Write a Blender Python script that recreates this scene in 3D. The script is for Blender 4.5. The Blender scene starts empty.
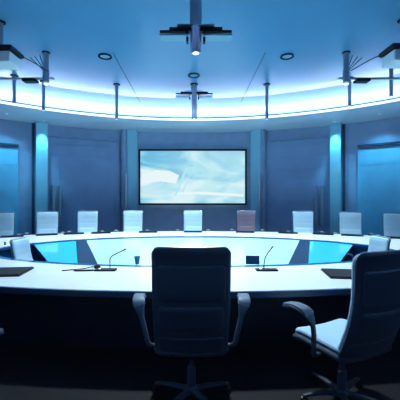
import bpy, bmesh, math, random
from mathutils import Vector, Matrix
random.seed(4)
S = bpy.context.scene
C = S.collection
PI = math.pi

# ------------------------------------------------------------------ camera
CAM_H = 1.56
cd = bpy.data.cameras.new('camera'); cam = bpy.data.objects.new('camera', cd); C.objects.link(cam)
cam.location = (0, 0, CAM_H); cam.rotation_euler = (PI/2, 0, 0)
cd.sensor_width = 36; cd.lens = 36*320/400
cd.shift_x = 0.0175; cd.shift_y = -0.0033
cd.clip_start = 0.05; cd.clip_end = 60
S.camera = cam
# ------------------------------------------------------------------ world, exposure
w = bpy.data.worlds.new('world'); S.world = w; w.use_nodes = True
w.node_tree.nodes['Background'].inputs[0].default_value = (0.02, 0.05, 0.1, 1)
w.node_tree.nodes['Background'].inputs[1].default_value = 0.3
S.view_settings.view_transform = 'Standard'; S.view_settings.look = 'None'
S.view_settings.exposure = 0.0; S.view_settings.gamma = 1; S.view_settings.use_curve_mapping = False

# ------------------------------------------------------------------ room measures
RC = (0.0, 2.3); RW = 8.7; ZC = 4.35; ZS = 3.82; RS = 7.0
P_SPOT = 340; P_PIL = 170; E_COVE = 26; E_FASCIA = 1.5; E_SCREEN = .92

def light(kind, loc, power, col, aim=None, **kw):
    l = bpy.data.lights.new('lamp_light', kind); l.energy = power; l.color = col
    for k, v in kw.items(): setattr(l, k, v)
    o = bpy.data.objects.new('lamp_light', l); C.objects.link(o); o.location = loc
    d = Vector(aim) - Vector(loc) if aim else Vector((0, 0, -1))
    o.rotation_euler = d.to_track_quat('-Z', 'Y').to_euler()
    return o

# ------------------------------------------------------------------ materials
def mat(name, col, rough=0.5, metal=0.0, emit=None, es=0.0, spec=0.5, noise=None, bump=0.0, nscale=20, trans=0.0, coat=0.0):
    m = bpy.data.materials.new(name); m.use_nodes = True
    nt = m.node_tree; b = nt.nodes['Principled BSDF']
    b.inputs['Base Color'].default_value = (*col, 1); b.inputs['Roughness'].default_value = rough
    b.inputs['Metallic'].default_value = metal; b.inputs['Specular IOR Level'].default_value = spec
    if trans: b.inputs['Transmission Weight'].default_value = trans
    if coat: b.inputs['Coat Weight'].default_value = coat
    if emit: b.inputs['Emission Color'].default_value = (*emit, 1); b.inputs['Emission Strength'].default_value = es
    if noise or bump:
        tc = nt.nodes.new('ShaderNodeTexCoord'); n = nt.nodes.new('ShaderNodeTexNoise')
        n.inputs['Scale'].default_value = nscale; n.inputs['Detail'].default_value = 4
        nt.links.new(tc.outputs['Object'], n.inputs['Vector'])
        if noise:
            r = nt.nodes.new('ShaderNodeValToRGB')
            r.color_ramp.elements[0].position = .3; r.color_ramp.elements[1].position = .7
            r.color_ramp.elements[0].color = (*[c*(1-noise) for c in col], 1)
            r.color_ramp.elements[1].color = (*[min(1, c*(1+noise)) for c in col], 1)
            nt.links.new(n.outputs['Fac'], r.inputs['Fac']); nt.links.new(r.outputs['Color'], b.inputs['Base Color'])
        if bump:
            bp = nt.nodes.new('ShaderNodeBump'); bp.inputs['Strength'].default_value = bump; bp.inputs['Distance'].default_value = .01
            nt.links.new(n.outputs['Fac'], bp.inputs['Height']); nt.links.new(bp.outputs['Normal'], b.inputs['Normal'])
    return m

M = dict(
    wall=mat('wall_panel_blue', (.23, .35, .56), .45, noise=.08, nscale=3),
    door=mat('door_panel_blue', (.21, .35, .58), .38, noise=.07, nscale=2),
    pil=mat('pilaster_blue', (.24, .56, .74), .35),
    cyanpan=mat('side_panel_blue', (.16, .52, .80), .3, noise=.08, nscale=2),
    ceil=mat('ceiling_gloss_blue', (.046, .225, .43), .28, noise=.04, nscale=1.2, spec=.8),
    seam=mat('ceiling_seam_dark', (.03, .08, .16), .6),
    soff=mat('soffit_blue', (.55, .75, .92), .4),
    coveglow=mat('cove_glow_pale', (.42, .58, .80), .75),  # cove glow put into the colour, paler than the ceiling
    dim=mat('added_spot_lens', (.6, .75, .85), .4, emit=(.4, .8, 1.0), es=.35),  # lens of the added soffit spots
    floor=mat('floor_dark_carpet', (.007, .006, .009), .8, noise=.3, bump=.3, nscale=60),
    cove=mat('cove_led', (1, 1, 1), .5, emit=(.80, .86, 1.0), es=E_COVE),
    fascia=mat('cove_diffuser', (.9, .95, 1), .5, emit=(.80, .88, 1.0), es=E_FASCIA),
    lens=mat('lamp_lens', (1, 1, 1), .4, emit=(.8, .93, 1.0), es=1.2),
    top=mat('table_white_lacquer', (.88, .94, .95), .16, noise=.03, nscale=2, coat=.3),
    edge=mat('table_edge_navy', (.02, .05, .11), .3),
    apron=mat('table_base_navy', (.010, .020, .036), .45, noise=.15, nscale=3),
    rim=mat('blue_glass_rim', (.01, .14, .36), .12, coat=.5),
    pale=mat('pale_reflection_glass', (.52, .90, .90), .12, coat=.4),  # reflected screen put into the glass colour
    cyan=mat('cyan_reflection_glass', (.05, .62, .78), .12, coat=.4),  # reflected pilaster put into the glass colour
    bar=mat('divider_navy', (.008, .035, .085), .6, spec=.06),
    shell=mat('shell_navy_leather', (.045, .082, .125), .42, bump=.15, nscale=90),
    uph=mat('pale_upholstery', (.44, .66, .80), .6, bump=.1, nscale=120),
    mauve=mat('mauve_upholstery', (.15, .13, .19), .6, bump=.1, nscale=120),
    chrome=mat('brushed_metal', (.45, .52, .60), .32, metal=.9),
    arm=mat('arm_grey', (.07, .10, .15), .4, metal=.2),
    base=mat('chair_base_dark', (.07, .09, .125), .4, metal=.3),
    dark=mat('dark_plastic', (.006, .010, .018), .4, spec=.2),
    slate=mat('slate_plastic', (.005, .009, .016), .6, spec=.08),
    body=mat('projector_body', (.55, .68, .78), .4),
    padgrey=mat('arm_pad_grey', (.16, .21, .28), .5),
    plate=mat('fixture_plate', (.12, .32, .48), .4),
    tube=mat('fixture_tube', (.22, .30, .40), .3, metal=.6),
    cup=mat('blue_tumbler', (.02, .12, .26), .2, coat=.4),
    handle=mat('handle_metal', (.32, .40, .52), .3, metal=.6),
    caster=mat('caster_black', (.01, .01, .012), .4),
)

# ------------------------------------------------------------------ mesh helpers
def link(name, bm, m, parent=None, smooth=True, loc=None):
    me = bpy.data.meshes.new(name); bmesh.ops.recalc_face_normals(bm, faces=bm.faces)
    bm.to_mesh(me); bm.free()
    ms = m if isinstance(m, (list, tuple)) else [m]
    for x in ms: me.materials.append(x)
    if smooth:
        for p in me.polygons: p.use_smooth = True
        try: me.set_sharp_from_angle(angle=math.radians(38))
        except Exception: pass
    o = bpy.data.objects.new(name, me); C.objects.link(o)
    if parent: o.parent = parent
    if loc: o.location = loc
    return o

def box(bm, c, s, rot=None, bev=0.0):
    r = bmesh.ops.create_cube(bm, size=1)
    vs = r['verts']
    for v in vs: v.co = Vector((v.co.x*s[0], v.co.y*s[1], v.co.z*s[2]))
    if bev:
        es = list({e for v in vs for e in v.link_edges})
        rb = bmesh.ops.bevel(bm, geom=es, offset=bev, segments=2, affect='EDGES', profile=.5)
        vs = list({v for f in rb['faces'] for v in f.verts} | {v for v in vs if v.is_valid})
    T = Matrix.Translation(c) @ (rot.to_4x4() if rot else Matrix.Identity(4))
    for v in vs: v.co = T @ v.co
    return bm

def lathe(bm, prof, n=24, M4=None):
    """profile of (r, z) spun about z; closes ends"""
    M4 = M4 or Matrix.Identity(4)
    rings = []
    for r, z in prof:
        rings.append([bm.verts.new(M4 @ Vector((r*math.cos(2*PI*i/n), r*math.sin(2*PI*i/n), z))) for i in range(n)])
    for a, b in zip(rings, rings[1:]):
        for i in range(n): bm.faces.new((a[i], a[(i+1) % n], b[(i+1) % n], b[i]))
    bm.faces.new(rings[0][::-1]); bm.faces.new(rings[-1])
    return bm

def sweep(bm, pts, sec, up=Vector((1, 0, 0))):
    """sweep a closed section [(a,b)] along pts; a along side vector, b along normal.  sec may be a list per point"""
    pts = [Vector(p) for p in pts]; rings = []
    for i, p in enumerate(pts):
        t = (pts[min(i+1, len(pts)-1)] - pts[max(i-1, 0)]).normalized()
        side = (up - t*up.dot(t)).normalized(); nrm = t.cross(side)
        s = sec[i] if isinstance(sec[0], list) else sec
        rings.append([bm.verts.new(p + side*a + nrm*b) for a, b in s])
    n = len(rings[0])
    for a, b in zip(rings, rings[1:]):
        for k in range(n): bm.faces.new((a[k], a[(k+1) % n], b[(k+1) % n], b[k]))
    bm.faces.new(rings[0][::-1]); bm.faces.new(rings[-1])
    return bm
def circ(r, n=10): return [(r*math.cos(2*PI*i/n), r*math.sin(2*PI*i/n)) for i in range(n)]
def rsec(w, h, r=.3):
    out = []
    rr = min(w, h)*r
    for cx, cy, a0 in ((w/2-rr, h/2-rr, 0), (-w/2+rr, h/2-rr, 90), (-w/2+rr, -h/2+rr, 180), (w/2-rr, -h/2+rr, 270)):
        for k in range(3):
            a = math.radians(a0+45*k); out.append((cx+rr*math.cos(a), cy+rr*math.sin(a)))
    return out
def smooth_path(pts, n=8):
    """Catmull-Rom"""
    P = [Vector(p) for p in pts]; P = [2*P[0]-P[1]] + P + [2*P[-1]-P[-2]]; out = []
    for i in range(1, len(P)-2):
        for k in range(n):
            t = k/n
            out.append(.5*((2*P[i]) + (P[i+1]-P[i-1])*t + (2*P[i-1]-5*P[i]+4*P[i+1]-P[i+2])*t*t + (-P[i-1]+3*P[i]-3*P[i+1]+P[i+2])*t**3))
    out.append(P[-2]); return out

def slab(bm, fn, hw, L, thick, r=.05, nu=14, nv=26, disp=None):
    """rounded-rectangle slab; fn(x, s) -> (centre point, normal); thickness tapers at the rim"""
    vs = []
    for j in range(nv+1):
        q = j/nv; q = .5-.5*math.cos(PI*q)          # denser near the ends
        s = q*L; e = min(s, L-s)
        ins = 0 if e >= r else r - math.sqrt(max(0, r*r-(r-e)**2))
        row = []
        for i in range(nu+1):
            u = -math.cos(PI*i/nu)
            h = (hw(s/L) if callable(hw) else hw) - ins
            x = u*h
            ed = min(e, h-abs(x)) ; k = min(1, ed/(thick*.9)); k = math.sqrt(max(0, 1-(1-k)**2))
            p, nn = fn(x, s)
            d = disp(x, s) if disp else 0
            row.append((bm.verts.new(p + nn*(thick*.5*k + d*k)), bm.verts.new(p - nn*(thick*.5*k))))
        vs.append(row)
    for j in range(nv):
        for i in range(nu):
            a, b, c, d = vs[j][i], vs[j][i+1], vs[j+1][i+1], vs[j+1][i]
            bm.faces.new((a[0], b[0], c[0], d[0])); bm.faces.new((d[1], c[1], b[1], a[1]))
    bmesh.ops.remove_doubles(bm, verts=bm.verts, dist=1e-5)
    return bm

def thing(name, label, cat, loc=(0, 0, 0), rz=0, group=None):
    o = bpy.data.objects.new(name, None); C.objects.link(o); o.location = loc; o.rotation_euler = (0, 0, rz)
    o.empty_display_size = .1
    return tag(o, label, cat, group)
def tag(o, label, cat, group=None):
    o['label'] = label; o['category'] = cat
    if group: o['group'] = group
    return o
def struct(o, label=None):
    o['kind'] = 'structure'
    if label: o['label'] = label
    return o
def copy_tree(o, parent=None):
    c = o.copy(); C.objects.link(c)
    if parent: c.parent = parent
    for ch in [x for x in C.objects if x.parent == o]: copy_tree(ch, c)
    return c

def pol(t, r, z): return Vector((RC[0]+r*math.sin(t), RC[1]+r*math.cos(t), z))
def arc_slab(bm, t0, t1, r0, r1, z0, z1, n=None):
    n = n or max(2, int(abs(t1-t0)/math.radians(2)))
    rows = []
    for i in range(n+1):
        t = t0+(t1-t0)*i/n
        rows.append([bm.verts.new(pol(t, r, z)) for r, z in ((r0, z0), (r1, z0), (r1, z1), (r0, z1))])
    for a, b in zip(rows, rows[1:]):
        for k in range(4): bm.faces.new((a[k], a[(k+1) % 4], b[(k+1) % 4], b[k]))
    bm.faces.new(rows[0]); bm.faces.new(rows[-1][::-1])
    return bm
def ring(bm, prof, n=144):
    """closed (r,z) section spun about the room centre"""
    rows = [[bm.verts.new(pol(2*PI*i/n, r, z)) for r, z in prof] for i in range(n)]
    k = len(prof)
    for i in range(n):
        a, b = rows[i], rows[(i+1) % n]
        for j in range(k): bm.faces.new((a[j], a[(j+1) % k], b[(j+1) % k], b[j]))
    return bm

# ------------------------------------------------------------------ room shell
bm = bmesh.new(); bmesh.ops.create_circle(bm, cap_ends=True, radius=RW+.1, segments=96)
bmesh.ops.translate(bm, verts=bm.verts, vec=(0, RC[1], 0))
r = bmesh.ops.extrude_face_region(bm, geom=bm.faces[:]); bmesh.ops.translate(bm, verts=[v for v in r['geom'] if isinstance(v, bmesh.types.BMVert)], vec=(0, 0, -.1))
struct(link('floor', bm, M['floor'], smooth=False))
bm = bmesh.new(); bmesh.ops.create_circle(bm, cap_ends=True, radius=RW+.1, segments=96)
bmesh.ops.translate(bm, verts=bm.verts, vec=(0, RC[1], ZC))
r = bmesh.ops.extrude_face_region(bm, geom=bm.faces[:]); bmesh.ops.translate(bm, verts=[v for v in r['geom'] if isinstance(v, bmesh.types.BMVert)], vec=(0, 0, .1))
ceiling = struct(link('ceiling', bm, M['ceil'], smooth=False))
bm = bmesh.new()
for x in (-1.53, 1.38): box(bm, (x, 7.65, ZC-.002), (.018, 3.1, .006))

link('panel_seam', bm, M['seam'], ceiling, smooth=False)
struct(link('wall_curved', ring(bmesh.new(), [(RW, 0), (RW+.12, 0), (RW+.12, ZC), (RW, ZC)]), M['wall']))
struct(link('trim_14', ring(bmesh.new(), [(6.75, ZC-.003), (RW, ZC-.003), (RW, ZC), (6.62, ZC)]), M['coveglow']), 'ceiling band above the glowing cove, glow put into its paler colour')
struct(link('trim_15', ring(bmesh.new(), [(RW-.02, ZS+.05), (RW, ZS+.05), (RW, ZC-.012), (RW-.02, ZC-.012)]), M['coveglow']), 'upper wall inside the cove, glow put into its paler colour')
sof = struct(link('trim_1', ring(bmesh.new(), [(RS, ZS), (RW, ZS), (RW, ZS+.05), (RS+.04, ZS+.05), (RS+.04, ZS+.075), (RS, ZS+.075)]), M['soff']), 'lowered pale blue ceiling soffit ring around the room')
link('light_diffuser', ring(bmesh.new(), [(RS-.012, ZS+.012), (RS, ZS+.012), (RS, ZS+.06), (RS-.012, ZS+.06)]), M['fascia'], sof)
link('cove_light', ring(bmesh.new(), [(RS+.98, ZS+.06), (RS+1.10, ZS+.06), (RS+1.10, ZS+.09), (RS+.98, ZS+.09)]), M['cove'], sof)
link('metal_rail', ring(bmesh.new(), [(RS-.02, ZS+.075), (RS, ZS+.075), (RS, ZS+.088), (RS-.02, ZS+.088)]), M['seam'], sof)
struct(link('baseboard_curved', ring(bmesh.new(), [(RW-.02, 0), (RW, 0), (RW, .12), (RW-.02, .12)]), M['edge']))

def wa(px):                                  # bearing on the round wall
    k = (px-193)/320.0; A = 1+k*k; B = -2*RC[1]; Cc = RC[1]**2-RW**2
    t = (-B+math.sqrt(B*B-4*A*Cc))/(2*A); return math.atan2(k*t, t-RC[1])

# pilasters
n_tr = [2]
def pilaster(a, b, depth, m, z1=ZS):
    bm = bmesh.new(); arc_slab(bm, wa(a), wa(b), RW-depth, RW, 0, z1, 4)
    o = struct(link('trim_%d' % n_tr[0], bm, m, smooth=False)); n_tr[0] += 1
    return o
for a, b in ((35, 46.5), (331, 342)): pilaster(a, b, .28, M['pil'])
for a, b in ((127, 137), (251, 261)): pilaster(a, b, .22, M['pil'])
# slender half-round columns beside the inner pilasters
for px in (124, 263.5):
    t = wa(px); p = pol(t, RW-.16, 0)
    bm = bmesh.new(); lathe(bm, [(.10, 0), (.10, ZS)], 20, Matrix.Translation(p))
    struct(link('trim_%d' % n_tr[0], bm, M['wall'])); n_tr[0] += 1
# vertical metal pull bars on inner pilasters
for px in (125.0, 260.5):
    t = wa(px); bm = bmesh.new(); lathe(bm, [(.045, .70), (.045, 2.36)], 14, Matrix.Translation(pol(t, RW-.34, 0)))
    for zz in (.9, 2.2): sweep(bm, [pol(t, RW-.34, zz), pol(t, RW-.2, zz)], circ(.02), Vector((0, 0, 1)))
    struct(link('trim_%d' % n_tr[0], bm, M['chrome'])); n_tr[0] += 1


# doors
def door(idx, a, b, ztop, m, hpx):
    bm = bmesh.new(); z = .02; t0, t1 = wa(a), wa(b)
    while z < ztop-.05:
        z2 = min(ztop, z+.36); arc_slab(bm, t0, t1, RW-.06, RW-.005, z, z2-.018); z = z2
    arc_slab(bm, t0, t1, RW-.045, RW-.005, .02, ztop)
    d = struct(link('door_%d' % idx, bm, m, smooth=False))
    bm = bmesh.new(); e = .010
    arc_slab(bm, t0-e*1.2, t0, RW-.09, RW, 0, ztop+.07); arc_slab(bm, t1, t1+e*1.2, RW-.09, RW, 0, ztop+.07)
    arc_slab(bm, t0, t1, RW-.09, RW, ztop+.01, ztop+.07)
    link('door_frame', bm, M['wall'], d, smooth=False)
    for px in hpx:
        t = wa(px); bm = bmesh.new()
        p = pol(t, RW-.17, 0); zt, zb = 1.95, .72
        lathe(bm, [(.05, zb), (.05, zt)], 14, Matrix.Translation(p))
        for zz in (zb+.12, zt-.12):
            q0 = pol(t, RW-.05, zz); q1 = pol(t, RW-.17, zz); sweep(bm, [q0, q1], circ(.02), Vector((0, 0, 1)))
        link('handle', bm, M['handle'], d)
    return d
door(1, 49, 116, 3.45, M['door'], (53, 59.5))
door(2, 270, 329, 3.45, M['door'], (316.5, 322.5))
# side wall panels with ledge
def side_panel(t0, t1):
    bm = bmesh.new(); z = .14
    arc_slab(bm, t0, t1, RW-.05, RW, .14, 3.02)
    while z < 3.0:
        z2 = min(3.02, z+.48); arc_slab(bm, t0, t1, RW-.065, RW-.045, z, z2-.012); z = z2
    o = struct(link('trim_%d' % n_tr[0], bm, M['cyanpan'], smooth=False)); n_tr[0] += 1
    bm = bmesh.new(); arc_slab(bm, t0, t1, RW-.16, RW, 3.08, 3.13)
    link('ledge', bm, M['edge'], o, smooth=False)
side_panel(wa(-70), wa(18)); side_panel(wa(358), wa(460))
# vertical panel joints of the wall
bm = bmesh.new()
for px in (33, 344): 
    t = wa(px); arc_slab(bm, t-.004, t+.004, RW-.012, RW, .12, ZS, 1)
struct(link('trim_%d' % n_tr[0], bm, M['seam'], smooth=False)); n_tr[0] += 1

# added spots, no fixture seen there, to brighten the pilasters and side panels
for px, pw, tz, lb in ((41, 1.0, 2.0, 'added small round spotlight in soffit to brighten the left cyan-lit pilaster'), (336.5, 1.0, 2.0, 'added small round spotlight in soffit to brighten the right cyan-lit pilaster'),
                (2, .6, 1.9, 'added small round spotlight in soffit to brighten the blue panel at left edge'), (384, .6, 1.9, 'added small round spotlight in soffit to brighten the blue panel at right edge')):
    p = pol(wa(px), RW-(.48 if pw == 1 else .75), ZS-.03); q = pol(wa(px), RW-.2, tz)
    bm = bmesh.new(); lathe(bm, [(.04, -.015), (.045, 0)], 16)
    o = link('added_spotlight', bm, M['dim'], loc=(p.x, p.y, ZS))
    tag(o, lb, 'spotlight', 'added spotlights in the soffit')
    light('SPOT', p, P_PIL*pw, (.22, .78, 1.0), aim=q, spot_size=math.radians(50 if pw == 1 else 100), spot_blend=.8, shadow_soft_size=.04)

# ------------------------------------------------------------------ ceiling fittings
# recessed downlights
dl_lab = ['recessed round downlight on the left half of the ceiling', 'recessed round downlight in the middle of the ceiling', 'recessed round downlight on the right half of the ceiling']
for (x, y), lb in zip(((-1.72, 6.26), (0.02, 7.22), (1.84, 6.26)), dl_lab):
    t = thing('recessed_downlight', lb, 'downlight', (x, y, ZC), 0, 'recessed ceiling downlights')
    bm = bmesh.new(); n = 28
    pr = [(.13, -.002), (.135, -.02), (.10, -.022), (.09, -.006)]
    rows = [[bm.verts.new((r_*math.cos(2*PI*i/n), r_*math.sin(2*PI*i/n), z)) for r_, z in pr] for i in range(n)]
    for i in range(n):
        for j in range(4): bm.faces.new((rows[i][j], rows[i][(j+1) % 4], rows[(i+1) % n][(j+1) % 4], rows[(i+1) % n][j]))
    link('trim_ring', bm, M['slate'], t)
    bm = bmesh.new(); lathe(bm, [(.092, -.008), (.092, -.001)], 24); link('lens', bm, M['plate'], t)
    light('SPOT', (x, y, ZC-.03), P_SPOT, (.74, .90, 1.0), spot_size=math.radians(105), spot_blend=.6, shadow_soft_size=.09)

# slim pendant rods: (X, Y, bottom z)
pend = [(-4.05, 7.25, 3.72, 'leftmost slim metal pendant rod against the glowing cove'),
        (-3.55, 7.6, 3.66, 'slim metal pendant rod below the left ceiling bracket'),
        (-1.86, 7.8, 3.50, 'slim metal pendant rod between left bracket and central fixtures'),
        (1.80, 7.8, 3.50, 'slim metal pendant rod just right of the ceiling seam'),
        (3.62, 7.4, 3.70, 'slim metal pendant rod below the right ceiling bracket'),
        (4.15, 6.7, 3.70, 'rightmost slim metal pendant rod, below the right projector')]
for x, y, zb, lb in pend:
    t = thing('pendant_spotlight', lb, 'pendant light', (x, y, ZC), 0, 'slim pendants in front of the cove')
    H = ZC-zb
    bm = bmesh.new(); lathe(bm, [(.085, -.015), (.09, -.008), (.085, 0)], 20); link('ceiling_plate', bm, M['slate'], t)
    bm = bmesh.new(); lathe(bm, [(.036, -H), (.04, -H+.01), (.04, -.015)], 16); link('tube', bm, M['tube'], t)
    bm = bmesh.new(); lathe(bm, [(.026, -H-.004), (.026, -H)], 16); link('lens', bm, M['lens'], t)
    light('SPOT', (x, y, zb-.02), P_SPOT*.5, (.70, .90, 1.0), aim=(x*.7, y-.6, .7), spot_size=math.radians(90), spot_blend=.7, shadow_soft_size=.06)

# cross-shaped hanging fixtures
def cross_fixture(x, y, zbar, zbot, lb, pw):
    t = thing('cross_pendant_fixture', lb, 'ceiling fixture', (x, y, ZC), 0, 'cross shaped ceiling fixtures')
    zb, zz = zbar-ZC, zbot-ZC
    bm = bmesh.new(); lathe(bm, [(.09, -.02), (.10, -.012), (.10, 0)], 24); link('ceiling_plate', bm, M['slate'], t)
    bm = bmesh.new(); lathe(bm, [(.062, zz), (.068, zz+.012), (.068, zb-.02), (.075, zb), (.075, -.025)], 24); link('tube', bm, M['tube'], t)
    bm = bmesh.new(); box(bm, (0, 0, zb), (.66, .10, .05), bev=.01); box(bm, (-.38, 0, zb-.012), (.14, .04, .025), bev=.006); box(bm, (.38, 0, zb-.012), (.14, .04, .025), bev=.006)
    link('cross_arm', bm, M['dark'], t, smooth=False)
    bm = bmesh.new(); box(bm, (0, .02, zb+.04), (.46, .2, .012), bev=.004); link('upper_plate', bm, M['plate'], t, smooth=False)
    for s in (-1, 1):
        bm = bmesh.new(); box(bm, (s*.27, .0, zb-.085), (.36, .16, .025), bev=.008); link('lamp_tray', bm, M['plate'], t, smooth=False)
        bm = bmesh.new(); box(bm, (s*.105, 0, zb-.09), (.03, .08, .13), bev=.006); link('bracket', bm, M['dark'], t, smooth=False)
    bm = bmesh.new(); lathe(bm, [(.038, zz-.006), (.038, zz)], 18); link('lens', bm, M['lens'], t)
    light('SPOT', (x, y, zbot-.03), pw, (.74, .90, 1.0), spot_size=math.radians(120), spot_blend=.6, shadow_soft_size=.08)
cross_fixture(.035, 4.0, 3.66, 3.38, 'large cross-shaped hanging ceiling fixture nearest the camera, top centre', P_SPOT*1.3)
cross_fixture(.03, 7.8, 4.13, 3.50, 'smaller-looking cross-shaped ceiling fixture near the glowing cove, centre', P_SPOT*.8)

# bracket posts with arm + projector
def bracket(x, y, side, lb, lb2):
    t = thing('ceiling_bracket', lb, 'ceiling bracket', (x, y, ZC), 0, 'ceiling posts with long bars')
    bm = bmesh.new(); lathe(bm, [(.075, -.012), (.075, 0)], 20); link('ceiling_plate', bm, M['slate'], t)
    bm = bmesh.new(); lathe(bm, [(.045, -.58), (.06, -.57), (.06, -.35), (.05, -.34), (.05, -.02)], 18); link('post', bm, M['tube'], t)
    bm = bmesh.new(); box(bm, (side*.52, 0, -.50), (1.35, .07, .025), bev=.008); link('cross_bar', bm, M['tube'], t, smooth=False)
    bm = bmesh.new(); box(bm, (side*.30, 0, -.545), (.26, .16, .05), bev=.01); link('tray', bm, M['dark'], t, smooth=False)
    for k, (dx, dz) in enumerate(((.30, -.06), (.22, -.04), (.12, -.02))):
        bm = bmesh.new(); sweep(bm, [(side*dx, 0, dz-.04), (side*.03, 0, dz-.30)], circ(.008, 8), Vector((0, 1, 0))); link('strut', bm, M['dark'], t)
    bm = bmesh.new(); lathe(bm, [(.05, -.60), (.035, -.62), (.02, -.625)], 16); link('lens', bm, M['lens'], t)
    light('SPOT', (x, y, ZC-.65), P_SPOT*.7, (.7, .9, 1.0), aim=(x*.8, y-.3, 0), spot_size=math.radians(110), spot_blend=.7, shadow_soft_size=.06)
bracket(-2.80, 6.1, -1, 'ceiling post with long horizontal bar and struts, beside left projector', '')
bracket(2.92, 6.1, 1, 'ceiling post with long horizontal bar and struts, beside right projector', '')
def projector(x, y, z, lb, s):
    t = thing('ceiling_projector', lb, 'projector', (x, y, z), 0, 'ceiling projectors')
    bm = bmesh.new(); lathe(bm, [(.06, ZC-z-.02), (.06, ZC-z)], 20); link('ceiling_plate', bm, M['slate'], t)
    bm = bmesh.new(); lathe(bm, [(.025, .12), (.025, ZC-z-.02)], 14); link('pole', bm, M['tube'], t)
    bm = bmesh.new(); box(bm, (0, 0, -.05), (.44, .34, .17), bev=.02); b = link('body', bm, M['body'], t, smooth=False)
    bm = bmesh.new(); box(bm, (0, 0, .085), (.52, .40, .07), bev=.025); link('top_cover', bm, M['dark'], t, smooth=False)
    bm = bmesh.new(); lathe(bm, [(.05, 0), (.055, .01), (.055, .05), (.04, .05), (.038, .04)], 20, Matrix.Translation((.1, .17, -.05)) @ Matrix.Rotation(-PI/2, 4, 'X')); link('lens', bm, M['dark'], t)
    # signal cable looping over to the post
    bm = bmesh.new(); sweep(bm, smooth_path([(0, .02, .13), (s*.06, .2, .17), (s*.16, .6, .20), (s*.27, 1.04, .19)], 6), circ(.009, 8), Vector((0, 0, 1)))
    link('cable', bm, M['dark'], t)
projector(-3.02, 5.05, 3.79, 'white ceiling projector with dark top cover at the left edge', 1)
projector(3.26, 5.0, 3.79, 'white ceiling projector with dark top cover at the right edge', -1)

# ------------------------------------------------------------------ wall screen
def screen_mat():
    m = bpy.data.materials.new('screen_picture'); m.use_nodes = True; nt = m.node_tree; b = nt.nodes['Principled BSDF']
    L = nt.links.new; N = nt.nodes.new
    tc = N('ShaderNodeTexCoord'); mp = N('ShaderNodeMapping'); mp.inputs['Scale'].default_value = (.35, 1, .9)
    L(tc.outputs['Object'], mp.inputs['Vector'])
    wv = N('ShaderNodeTexNoise'); wv.inputs['Scale'].default_value = 1.3; wv.inputs['Detail'].default_value = 3; wv.inputs['Distortion'].default_value = 1.2
    L(mp.outputs['Vector'], wv.inputs['Vector'])
    r = N('ShaderNodeValToRGB'); e = r.color_ramp.elements
    e[0].position = .40; e[0].color = (.12, .50, .78, 1); e[1].position = .62; e[1].color = (.80, .96, 1.0, 1)
    x = r.color_ramp.elements.new(.5); x.color = (.36, .76, .90, 1)
    L(wv.outputs['Fac'], r.inputs['Fac'])
    # pale centre of the picture
    sp = N('ShaderNodeSeparateXYZ'); L(tc.outputs['Object'], sp.inputs[0])
    g = N('ShaderNodeMapRange'); g.inputs['From Min'].default_value = -1.8; g.inputs['From Max'].default_value = .6; g.inputs['To Max'].default_value = .5
    L(sp.outputs['X'], g.inputs['Value'])
    mx = N('ShaderNodeMixRGB'); mx.inputs['Color2'].default_value = (.62, .93, .97, 1); L(g.outputs['Result'], mx.inputs['Fac']); L(r.outputs['Color'], mx.inputs['Color1'])
    b.inputs['Base Color'].default_value = (.02, .02, .02, 1); b.inputs['Roughness'].default_value = .3
    L(mx.outputs['Color'], b.inputs['Emission Color']); b.inputs['Emission Strength'].default_value = E_SCREEN
    return m
scr = thing('wall_screen', 'large wide wall-mounted display glowing pale cyan with abstract picture', 'screen', (-.01, 10.66, 2.28))
W_, H_ = 3.60, 1.86
bm = bmesh.new()
for c, s in (((0, 0, H_/2-.03), (W_, .08, .06)), ((0, 0, -H_/2+.03), (W_, .08, .06)), ((-W_/2+.03, 0, 0), (.06, .08, H_)), ((W_/2-.03, 0, 0), (.06, .08, H_))): box(bm, c, s, bev=.008)
link('frame', bm, M['dark'], scr, smooth=False)
bm = bmesh.new(); box(bm, (0, .02, 0), (W_-.1, .03, H_-.1)); disp = link('display', bm, screen_mat(), scr, smooth=False)
bm = bmesh.new(); box(bm, (0, .16, 0), (1.2, .24, .8)); link('wall_mount', bm, M['dark'], scr, smooth=False)
sw = mat('screen_stroke', (.02, .02, .02), .3, emit=(.50, .84, .94), es=E_SCREEN)
sw2 = mat('screen_swoosh', (.02, .02, .02), .3, emit=(.86, .98, 1), es=E_SCREEN)
def flat_shape(pts, y, m, name):
    bm = bmesh.new(); f = bm.faces.new([bm.verts.new((x, y, z)) for x, z in pts])
    r = bmesh.ops.extrude_face_region(bm, geom=[f]); bmesh.ops.translate(bm, verts=[v for v in r['geom'] if isinstance(v, bmesh.types.BMVert)], vec=(0, .003, 0))
    return link(name, bm, m, disp, smooth=False)
flat_shape([(-.62, -.62), (-.55, -.62), (-.36, .02), (-.24, .30), (.12, .36), (.10, .31), (-.18, .24), (-.30, -.02)], .002, sw, 'picture_stroke')
flat_shape([(-.36, -.50), (-.31, -.50), (-.02, .18), (.10, .31), (.02, .30)], .002, sw, 'picture_stroke')
flat_shape([(-1.7, .10), (-1.2, .24), (-.75, .20), (-.45, .06), (-.56, -.22), (-1.1, -.14), (-1.7, -.24)], .0025, sw2, 'picture_cloud')
flat_shape([(-.6, -.52), (.2, -.48), (1.7, -.56), (1.7, -.66), (.2, -.58), (-.6, -.58)], .0025, sw2, 'picture_cloud')

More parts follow.
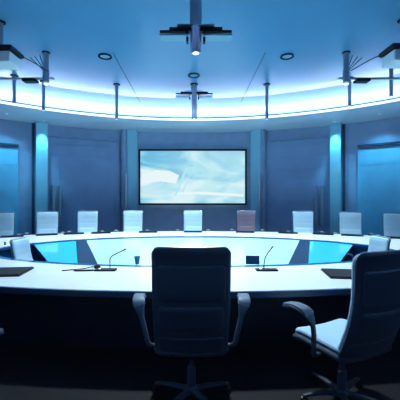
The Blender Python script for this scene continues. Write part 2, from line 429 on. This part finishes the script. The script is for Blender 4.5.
# ------------------------------------------------------------------ conference table
TY = 5.6; TA, TB = 5.2, 2.70; TZ = .72
def ell(a, bn, bf, t, cy=TY): 
    s, c = math.sin(t), math.cos(t); return (a*s, cy+(bf if c > 0 else bn)*c)
HCY = 5.3
def outer(t, k=0): return ell(TA+k, TB+k, TB+k, t)
def hole(t, k=0): return ell(3.28+k, 1.34+k, 1.85+k, t, HCY)
def ring2(bm, f0, f1, z0, z1, n=160):
    rows = []
    for i in range(n):
        t = 2*PI*i/n; a, b = f0(t), f1(t)
        rows.append([bm.verts.new(v) for v in ((*a, z0), (*b, z0), (*b, z1), (*a, z1))])
    for i in range(n):
        a, b = rows[i], rows[(i+1) % n]
        for j in range(4): bm.faces.new((a[j], a[(j+1) % 4], b[(j+1) % 4], b[j]))
    return bm
tb = thing('conference_table', 'large oval white conference table with dark base and open glass centre', 'table', (0, 0, 0))
link('tabletop', ring2(bmesh.new(), lambda t: hole(t, .05), lambda t: outer(t), TZ-.045, TZ), M['top'], tb)
link('edge_band', ring2(bmesh.new(), lambda t: outer(t, 0), lambda t: outer(t, .015), TZ-.06, TZ-.006), M['edge'], tb)
link('modesty_panel', ring2(bmesh.new(), lambda t: outer(t, -.42), lambda t: outer(t, -.38), .0, TZ-.045), M['apron'], tb)
link('inner_panel', ring2(bmesh.new(), lambda t: hole(t, .03), lambda t: hole(t, .06), .0, TZ-.045), M['rim'], tb)
link('glass_rim', ring2(bmesh.new(), lambda t: hole(t, -.05), lambda t: hole(t, .05), TZ-.04, TZ), M['rim'], tb)

# glass console in the opening, screen and pilaster reflections put into its colours
GZ = .70
con = thing('glass_console', 'low glass-topped centre console with reflections coloured into its pale and cyan panels inside the table opening', 'console', (0, 0, 0))
def clip_poly(xl0, xl1, xr0, xr1):
    """region of the opening between two slanted lines: x at near side, x at far side"""
    pts = []
    yn, yf = HCY-1.34, HCY+1.85
    N = 240
    for i in range(N):
        t = 2*PI*i/N; x, y = hole(t, -.06); q = (y-yn)/(yf-yn)
        if xl0+(xl1-xl0)*q <= x <= xr0+(xr1-xr0)*q: pts.append((x, y))
    return pts
def hole_y(x, far):
    a = 3.28-.06; b = (1.85 if far else 1.34)-.06; v = 1-(x/a)**2
    return HCY+(b if far else -b)*math.sqrt(max(0, v))
def panel(f0, f1, z0, z1, name, m):
    """f0, f1: left / right border lines  x(q), q 0 near..1 far"""
    bm = bmesh.new(); n = 24
    def border_cross(f, far):
        lo, hi = (.5, 1.0) if far else (.5, 0.0)
        yn, yf = HCY-1.34, HCY+1.85
        for _ in range(40):
            mid = (lo+hi)/2; x = f(mid); y = yn+(yf-yn)*mid
            ins = (y < hole_y(x, True)) if far else (y > hole_y(x, False))
            if ins: lo = mid
            else: hi = mid
        return f(lo)
    a0, a1, b0, b1 = border_cross(f0, False), border_cross(f1, False), border_cross(f0, True), border_cross(f1, True)
    pts = [(a0+(a1-a0)*i/n, hole_y(a0+(a1-a0)*i/n, False)) for i in range(n+1)] + [(b1+(b0-b1)*i/n, hole_y(b1+(b0-b1)*i/n, True)) for i in range(n+1)]
    vs = [bm.verts.new((x, y, z1)) for x, y in pts]; f = bm.faces.new(vs)
    r = bmesh.ops.extrude_face_region(bm, geom=[f]); bmesh.ops.translate(bm, verts=[v for v in r['geom'] if isinstance(v, bmesh.types.BMVert)], vec=(0, 0, z0-z1))
    return link(name, bm, m, con, smooth=False)
lin = lambda a, b: (lambda q: a+(b-a)*q)
LD = (-1.14, -2.55); 
panel(lin(-1.16, -2.42), lin(1.16, 2.42), GZ-.02, GZ, 'centre_glass', M['pale'])
panel(lin(-1.72, -3.7), lin(-1.42, -2.62), GZ-.02, GZ, 'side_glass', M['cyan'])
panel(lin(1.42, 2.62), lin(1.76, 3.7), GZ-.02, GZ, 'side_glass', M['cyan'])
panel(lin(-1.42, -2.62), lin(-1.16, -2.42), GZ-.06, GZ+.012, 'divider', M['bar'])
panel(lin(1.16, 2.42), lin(1.42, 2.62), GZ-.06, GZ+.012, 'divider', M['bar'])
bm = bmesh.new(); box(bm, (0, 5.4, (GZ-.02)/2), (3.0, 1.6, GZ-.02)); link('pedestal', bm, M['apron'], con, smooth=False)

# ------------------------------------------------------------------ chairs
def make_chair(front, zs=.49, H=1.235, k=1.0):
    t = bpy.data.objects.new('office_chair', None); C.objects.link(t)
    L = (H-zs+.04)/math.cos(.12)
    def fb(off, x0=0.0):
        def f(x, s):
            s = s+x0
            y = -.215 - s*math.sin(.17) - .05*math.sin(PI*min(1, s/.7)) + .55*x*x + off
            return Vector((x*k, y, zs-.05+s*math.cos(.12))), Vector((0, 1, .12)).normalized()
        return f
    hw = lambda q: .262+.014*q
    bm = bmesh.new(); slab(bm, fb(0), hw, L, .035, .05)
    sh = link('back_shell', bm, M['shell'], t)
    bm = bmesh.new(); slab(bm, fb(.032, .02), lambda q: .25+.012*q, L-.035, .05, .05, nv=60, disp=lambda x, s: .005*abs(math.sin(s*PI/.115))**.5)
    link('back_cushion', bm, front, t)
    bm = bmesh.new(); slab(bm, fb(.062, .08), .215, .26, .035, .04); link('lumbar_pad', bm, front, t)
    # raised bands on the rear of the shell
    bm = bmesh.new(); slab(bm, fb(-.024, .22), .225, .17, .030, .03); link('rear_band', bm, M['shell'], sh)
    bm = bmesh.new(); slab(bm, fb(-.019, .42), .235, .25, .018, .03); link('rear_panel', bm, M['shell'], sh)
    bm = bmesh.new(); slab(bm, fb(-.019, .035), .235, .12, .018, .03); link('rear_panel', bm, M['shell'], sh)
    # pale piping over the top edge
    f = fb(.004); pts = []
    for i in range(25):
        u = -1+2*i/24; x = u*.272; e = .272-abs(x); ins = 0 if e > .05 else .05-math.sqrt(max(0, .0025-(.05-e)**2))
        p, _ = f(x, L-ins); pts.append(p+Vector((0, 0, .002)))
    bm = bmesh.new(); sweep(bm, pts, circ(.007, 8), Vector((0, 1, 0))); link('top_piping', bm, M['chrome'], sh)
    # seat
    def fs(z):
        def f(x, s): return Vector((x*k, -.24+s, z+.02*(x/.28)**2-.035*max(0, (s-.38)/.14)**2)), Vector((0, 0, 1))
        return f
    bm = bmesh.new(); slab(bm, fs(zs+.012), .258, .50, .055, .06); link('seat', bm, front, t)
    bm = bmesh.new(); slab(bm, fs(zs-.035), .270, .52, .075, .06); link('seat_pan', bm, M['shell'], t)
    bm = bmesh.new(); box(bm, (0, -.02, zs-.085), (.24, .26, .06), bev=.012); link('tilt_mechanism', bm, M['dark'], t, smooth=False)
    for s in (-1, 1):
        path = smooth_path([(s*.26*k, -.03, zs-.055), (s*.325*k, -.045, zs-.045), (s*.345*k, -.06, zs+.03), (s*.365*k, -.08, zs+.13), (s*.385*k, -.08, zs+.22), (s*.405*k, -.045, zs+.275), (s*.415*k, .04, zs+.287), (s*.420*k, .13, zs+.270)], 6)
        n = len(path); sec = []
        for i in range(n):
            q = i/(n-1); wd = .038+.06*min(1, max(0, (q-.5)/.2)); sec.append(rsec(wd, .022 if q < .97 else .016, .45))
        # section's wide side follows the chair's x axis
        bm = bmesh.new(); sweep(bm, path, sec, Vector((1, 0, 0))); a = link('armrest', bm, M['arm'], t)
        bm = bmesh.new(); pp = [p+Vector((0, 0, .016)) for p in path[int(n*.62):]]
        sweep(bm, pp, rsec(.086, .014, .45), Vector((1, 0, 0))); link('arm_pad', bm, M['padgrey'], a)
    bm = bmesh.new(); lathe(bm, [(.034, .085), (.034, .24), (.028, .25), (.019, .255), (.019, zs-.11), (.045, zs-.10), (.05, zs-.07)], 18); link('gas_column', bm, M['base'], t)
    bm = bmesh.new(); lathe(bm, [(.045, .055), (.055, .065), (.055, .085), (.038, .105)], 20); link('hub', bm, M['base'], t)
    for i in range(5):
        a = 2*PI*i/5+.3; d = Vector((math.cos(a), math.sin(a), 0))
        bm = bmesh.new(); P = [d*.04+Vector((0, 0, .075)), d*.16+Vector((0, 0, .078)), d*.27+Vector((0, 0, .070)), d*.31+Vector((0, 0, .064))]
        sweep(bm, P, [rsec(w_, h_, .4) for w_, h_ in ((.050, .034), (.042, .028), (.034, .022), (.028, .018))], Vector((-d.y, d.x, 0)))
        lg = link('leg', bm, M['base'], t)
        bm = bmesh.new(); c = d*.30
        R = Matrix.Translation((c.x, c.y, .026)) @ Matrix.Rotation(a+.7, 4, 'Z') @ Matrix.Rotation(PI/2, 4, 'X')
        lathe(bm, [(.020, -.026), (.026, -.020), (.026, -.006), (.016, -.005), (.016, .005), (.026, .006), (.026, .020), (.020, .026)], 16, R)
        lathe(bm, [(.008, .03), (.008, .066)], 8, Matrix.Translation((c.x, c.y, 0)))
        link('caster', bm, M['caster'], lg)
    return t
def recline(ch, deg):
    T = Matrix.Translation((0, -.2, .47)) @ Matrix.Rotation(math.radians(deg), 4, 'X') @ Matrix.Translation((0, .2, -.47))
    for c in C.objects:
        if c.parent == ch and c.name.split('.')[0] in ('back_shell', 'back_cushion', 'lumbar_pad'): c.matrix_basis = T @ c.matrix_basis
proto = make_chair(M['uph'])
used = [False]
def place(x, y, rz, label, group, src=None):
    if src is None:
        o = proto if not used[0] else copy_tree(proto); used[0] = True
    else: o = src
    o.location = (x, y, 0); o.rotation_euler = (0, 0, rz)
    return tag(o, label, 'chair', group)
G1 = 'office chairs on the near side of the table'; G2 = 'office chairs on the far side of the table'
place(-.012, 2.50, 0, 'dark office chair seen from behind, straight on, in the centre foreground', G1)
rc = place(1.145, 2.46, math.radians(24), 'dark office chair turned to the left at the right front, white seat showing', G1)
recline(rc, 4)
place(-1.61, 1.93, math.radians(-18), 'office chair at lower left edge with only its armrest tip in view', G1)
def far_pt(px, off):
    kx = (px-193)/320.0; a, b = TA+off, TB+off
    A = kx*kx/a**2+1/b**2; B = -2*TY/b**2; Cc = TY**2/b**2-1
    t = (-B+math.sqrt(B*B-4*A*Cc))/(2*A); return kx*t, t
far = [(-1, 'pale office chair at the far left edge of the picture, far side'), (45, 'pale office chair in front of the left cyan-lit pilaster'),
       (86, 'pale office chair in front of the left door'), (132, 'pale office chair just left of the wall screen'),
       (193, 'pale office chair centred beneath the wall screen'), (305, 'pale office chair in front of the right door'),
       (353, 'pale office chair just right of the right cyan-lit pilaster'), (399, 'pale office chair at the far right edge, far side')]
for px, lb in far:
    x, y = far_pt(px, .42); place(x, y, PI-math.atan2(x, (y-TY)*3.4+.5)*.55, lb, G2)
mv = make_chair(M['mauve'])
x, y = far_pt(247, .55); place(x, y, PI-.1, 'dim mauve office chair just right of the wall screen', G2, mv)
low = make_chair(M['uph'], zs=.44, H=1.18)
low.scale = (.83,)*3; recline(low, 10); place(-2.33, 4.90, math.radians(-92), 'low pale chair in the left end of the table opening', 'low chairs inside the table opening', low)
lo2 = copy_tree(low); place(2.70, 5.15, math.radians(96), 'low pale chair in the right end of the table opening', 'low chairs inside the table opening', lo2)

for ch in [o for o in C.objects if o.get('group') == G2]:          # armrests set to their lower position at the far side
    for c in C.objects:
        if c.parent == ch and c.name.startswith('armrest'): c.location = (0, -.04, -.075)

# ------------------------------------------------------------------ things on the table
def pad(x, y, rz, w_, d_, label, group, name='document_folder'):
    t = thing(name, label, 'folder', (x, y, TZ), rz, group)
    bm = bmesh.new(); box(bm, (0, 0, .006), (w_, d_, .012), bev=.004); link('lower_cover', bm, M['dark'], t, smooth=False)
    bm = bmesh.new(); box(bm, (0, .004, .017), (w_*.97, d_*.95, .010), bev=.003); link('upper_cover', bm, M['slate'], t, smooth=False)
    return t
G3 = 'dark folders on the far table edge'
for px, lb in ((12, 'dark folder at the far left edge of the table, far side'), (47, 'dark folder in front of the left pilaster chair'), (74, 'dark folder between the left pilaster chair and left door chair'),
               (101, 'dark folder right of the left door chair'), (148, 'dark folder right of the chair left of the screen'), (193, 'dark folder in front of the chair beneath the screen'),
               (245, 'dark folder in front of the mauve chair'), (288, 'dark folder left of the right door chair'), (323, 'dark folder right of the right door chair'),
               (352, 'dark folder in front of the right pilaster chair'), (398, 'dark folder in front of the far right edge chair')):
    x, y = far_pt(px, -.22); pad(x, y, -math.atan2(x, 9)*1.1, .46, .26, lb, G3)
pad(-2.22, 3.62, math.radians(6), .66, .42, 'large dark folder on the near table at the left edge', 'dark folders on the near table top')
pad(1.80, 3.52, math.radians(-8), .66, .42, 'large dark folder on the near table, left of the right foreground chair', 'dark folders on the near table top')

def mic(x, y, s, label, pts, rz=0):
    t = thing('gooseneck_microphone', label, 'microphone', (x, y, TZ), rz, 'gooseneck microphones')
    bm = bmesh.new(); box(bm, (0, 0, .010), (.25, .10, .020), bev=.006); link('base', bm, M['dark'], t, smooth=False)
    bm = bmesh.new(); P = smooth_path(pts, 6); sweep(bm, P, circ(.0055, 8), Vector((0, 1, 0))); link('gooseneck', bm, M['slate'], t)
    d = (Vector(pts[-1])-Vector(pts[-2])).normalized(); q = d.to_track_quat('Z', 'Y').to_matrix().to_4x4()
    bm = bmesh.new(); lathe(bm, [(.0055, 0), (.008, .008), (.008, .04), (.005, .045)], 12, Matrix.Translation(pts[-1]) @ q); link('microphone_head', bm, M['dark'], t)
    bm = bmesh.new(); lathe(bm, [(.012, .019), (.012, .026)], 12, Matrix.Translation((-.07, 0, 0))); link('button', bm, M['lens'], t)
mic(-1.02, 3.74, 1, 'gooseneck microphone with bent stem, left of the central chair', [(.05, 0, .015), (.05, 0, .07), (.055, 0, .15), (.11, 0, .19), (.20, 0, .235)])
mic(.86, 3.74, 1, 'gooseneck microphone with curved stem, right of the central chair', [(-.03, 0, .015), (-.03, 0, .07), (-.015, 0, .15), (.02, 0, .21), (.05, 0, .25)])
# black puck with cable, beside left microphone
t = thing('conference_puck', 'small round black puck with curved cable beside the left microphone', 'table speaker', (-1.16, 3.88, TZ))
bm = bmesh.new(); lathe(bm, [(.035, .0), (.04, .01), (.036, .035), (.02, .045)], 20); link('body', bm, M['dark'], t)
bm = bmesh.new(); sweep(bm, smooth_path([(-.03, 0, .012), (-.08, .03, .008), (-.14, -.06, .006), (-.30, -.14, .006), (-.36, -.17, .006)], 6), circ(.006, 8), Vector((0, 0, 1))); link('cable', bm, M['dark'], t)
t = thing('ink_pen', 'dark pen lying on table left of the left microphone', 'pen', (-1.26, 3.70, TZ), math.radians(8))
bm = bmesh.new(); lathe(bm, [(.002, -.12), (.009, -.10), (.010, .10), (.006, .11)], 12, Matrix.Translation((0, 0, .011)) @ Matrix.Rotation(PI/2, 4, 'Y')); link('barrel', bm, M['dark'], t)
bm = bmesh.new(); box(bm, (-.06, 0, .021), (.06, .005, .003)); link('clip', bm, M['chrome'], t, smooth=False)
# tumbler on the rim
bm = bmesh.new(); lathe(bm, [(.024, 0), (.026, .004), (.038, .10), (.035, .10), (.024, .012)], 24)
o = link('drinking_tumbler', bm, M['cup'], loc=(-.715, 4.10, TZ)); tag(o, 'small dark blue tumbler on the table by the blue rim', 'cup')
# tilted slate name plate
t = thing('tilted_tablet', 'small dark tablet propped up by the blue rim near right microphone', 'tablet', (.76, 4.08, TZ), math.radians(-6))
bm = bmesh.new(); box(bm, (0, 0, .058), (.17, .010, .11), rot=Matrix.Rotation(-.25, 3, 'X'), bev=.003); link('screen_panel', bm, M['bar'], t, smooth=False)
bm = bmesh.new(); box(bm, (0, .035, .035), (.06, .006, .08), rot=Matrix.Rotation(.5, 3, 'X')); link('stand', bm, M['dark'], t, smooth=False)
bm = bmesh.new(); lathe(bm, [(.018, 0), (.02, .005), (.014, .035), (.02, .05), (.01, .055)], 16)
o = link('desk_bell', bm, M['dark'], loc=(-3.42, 5.82, TZ)); tag(o, 'tiny dark knob-shaped object on the table at far left', 'paperweight')
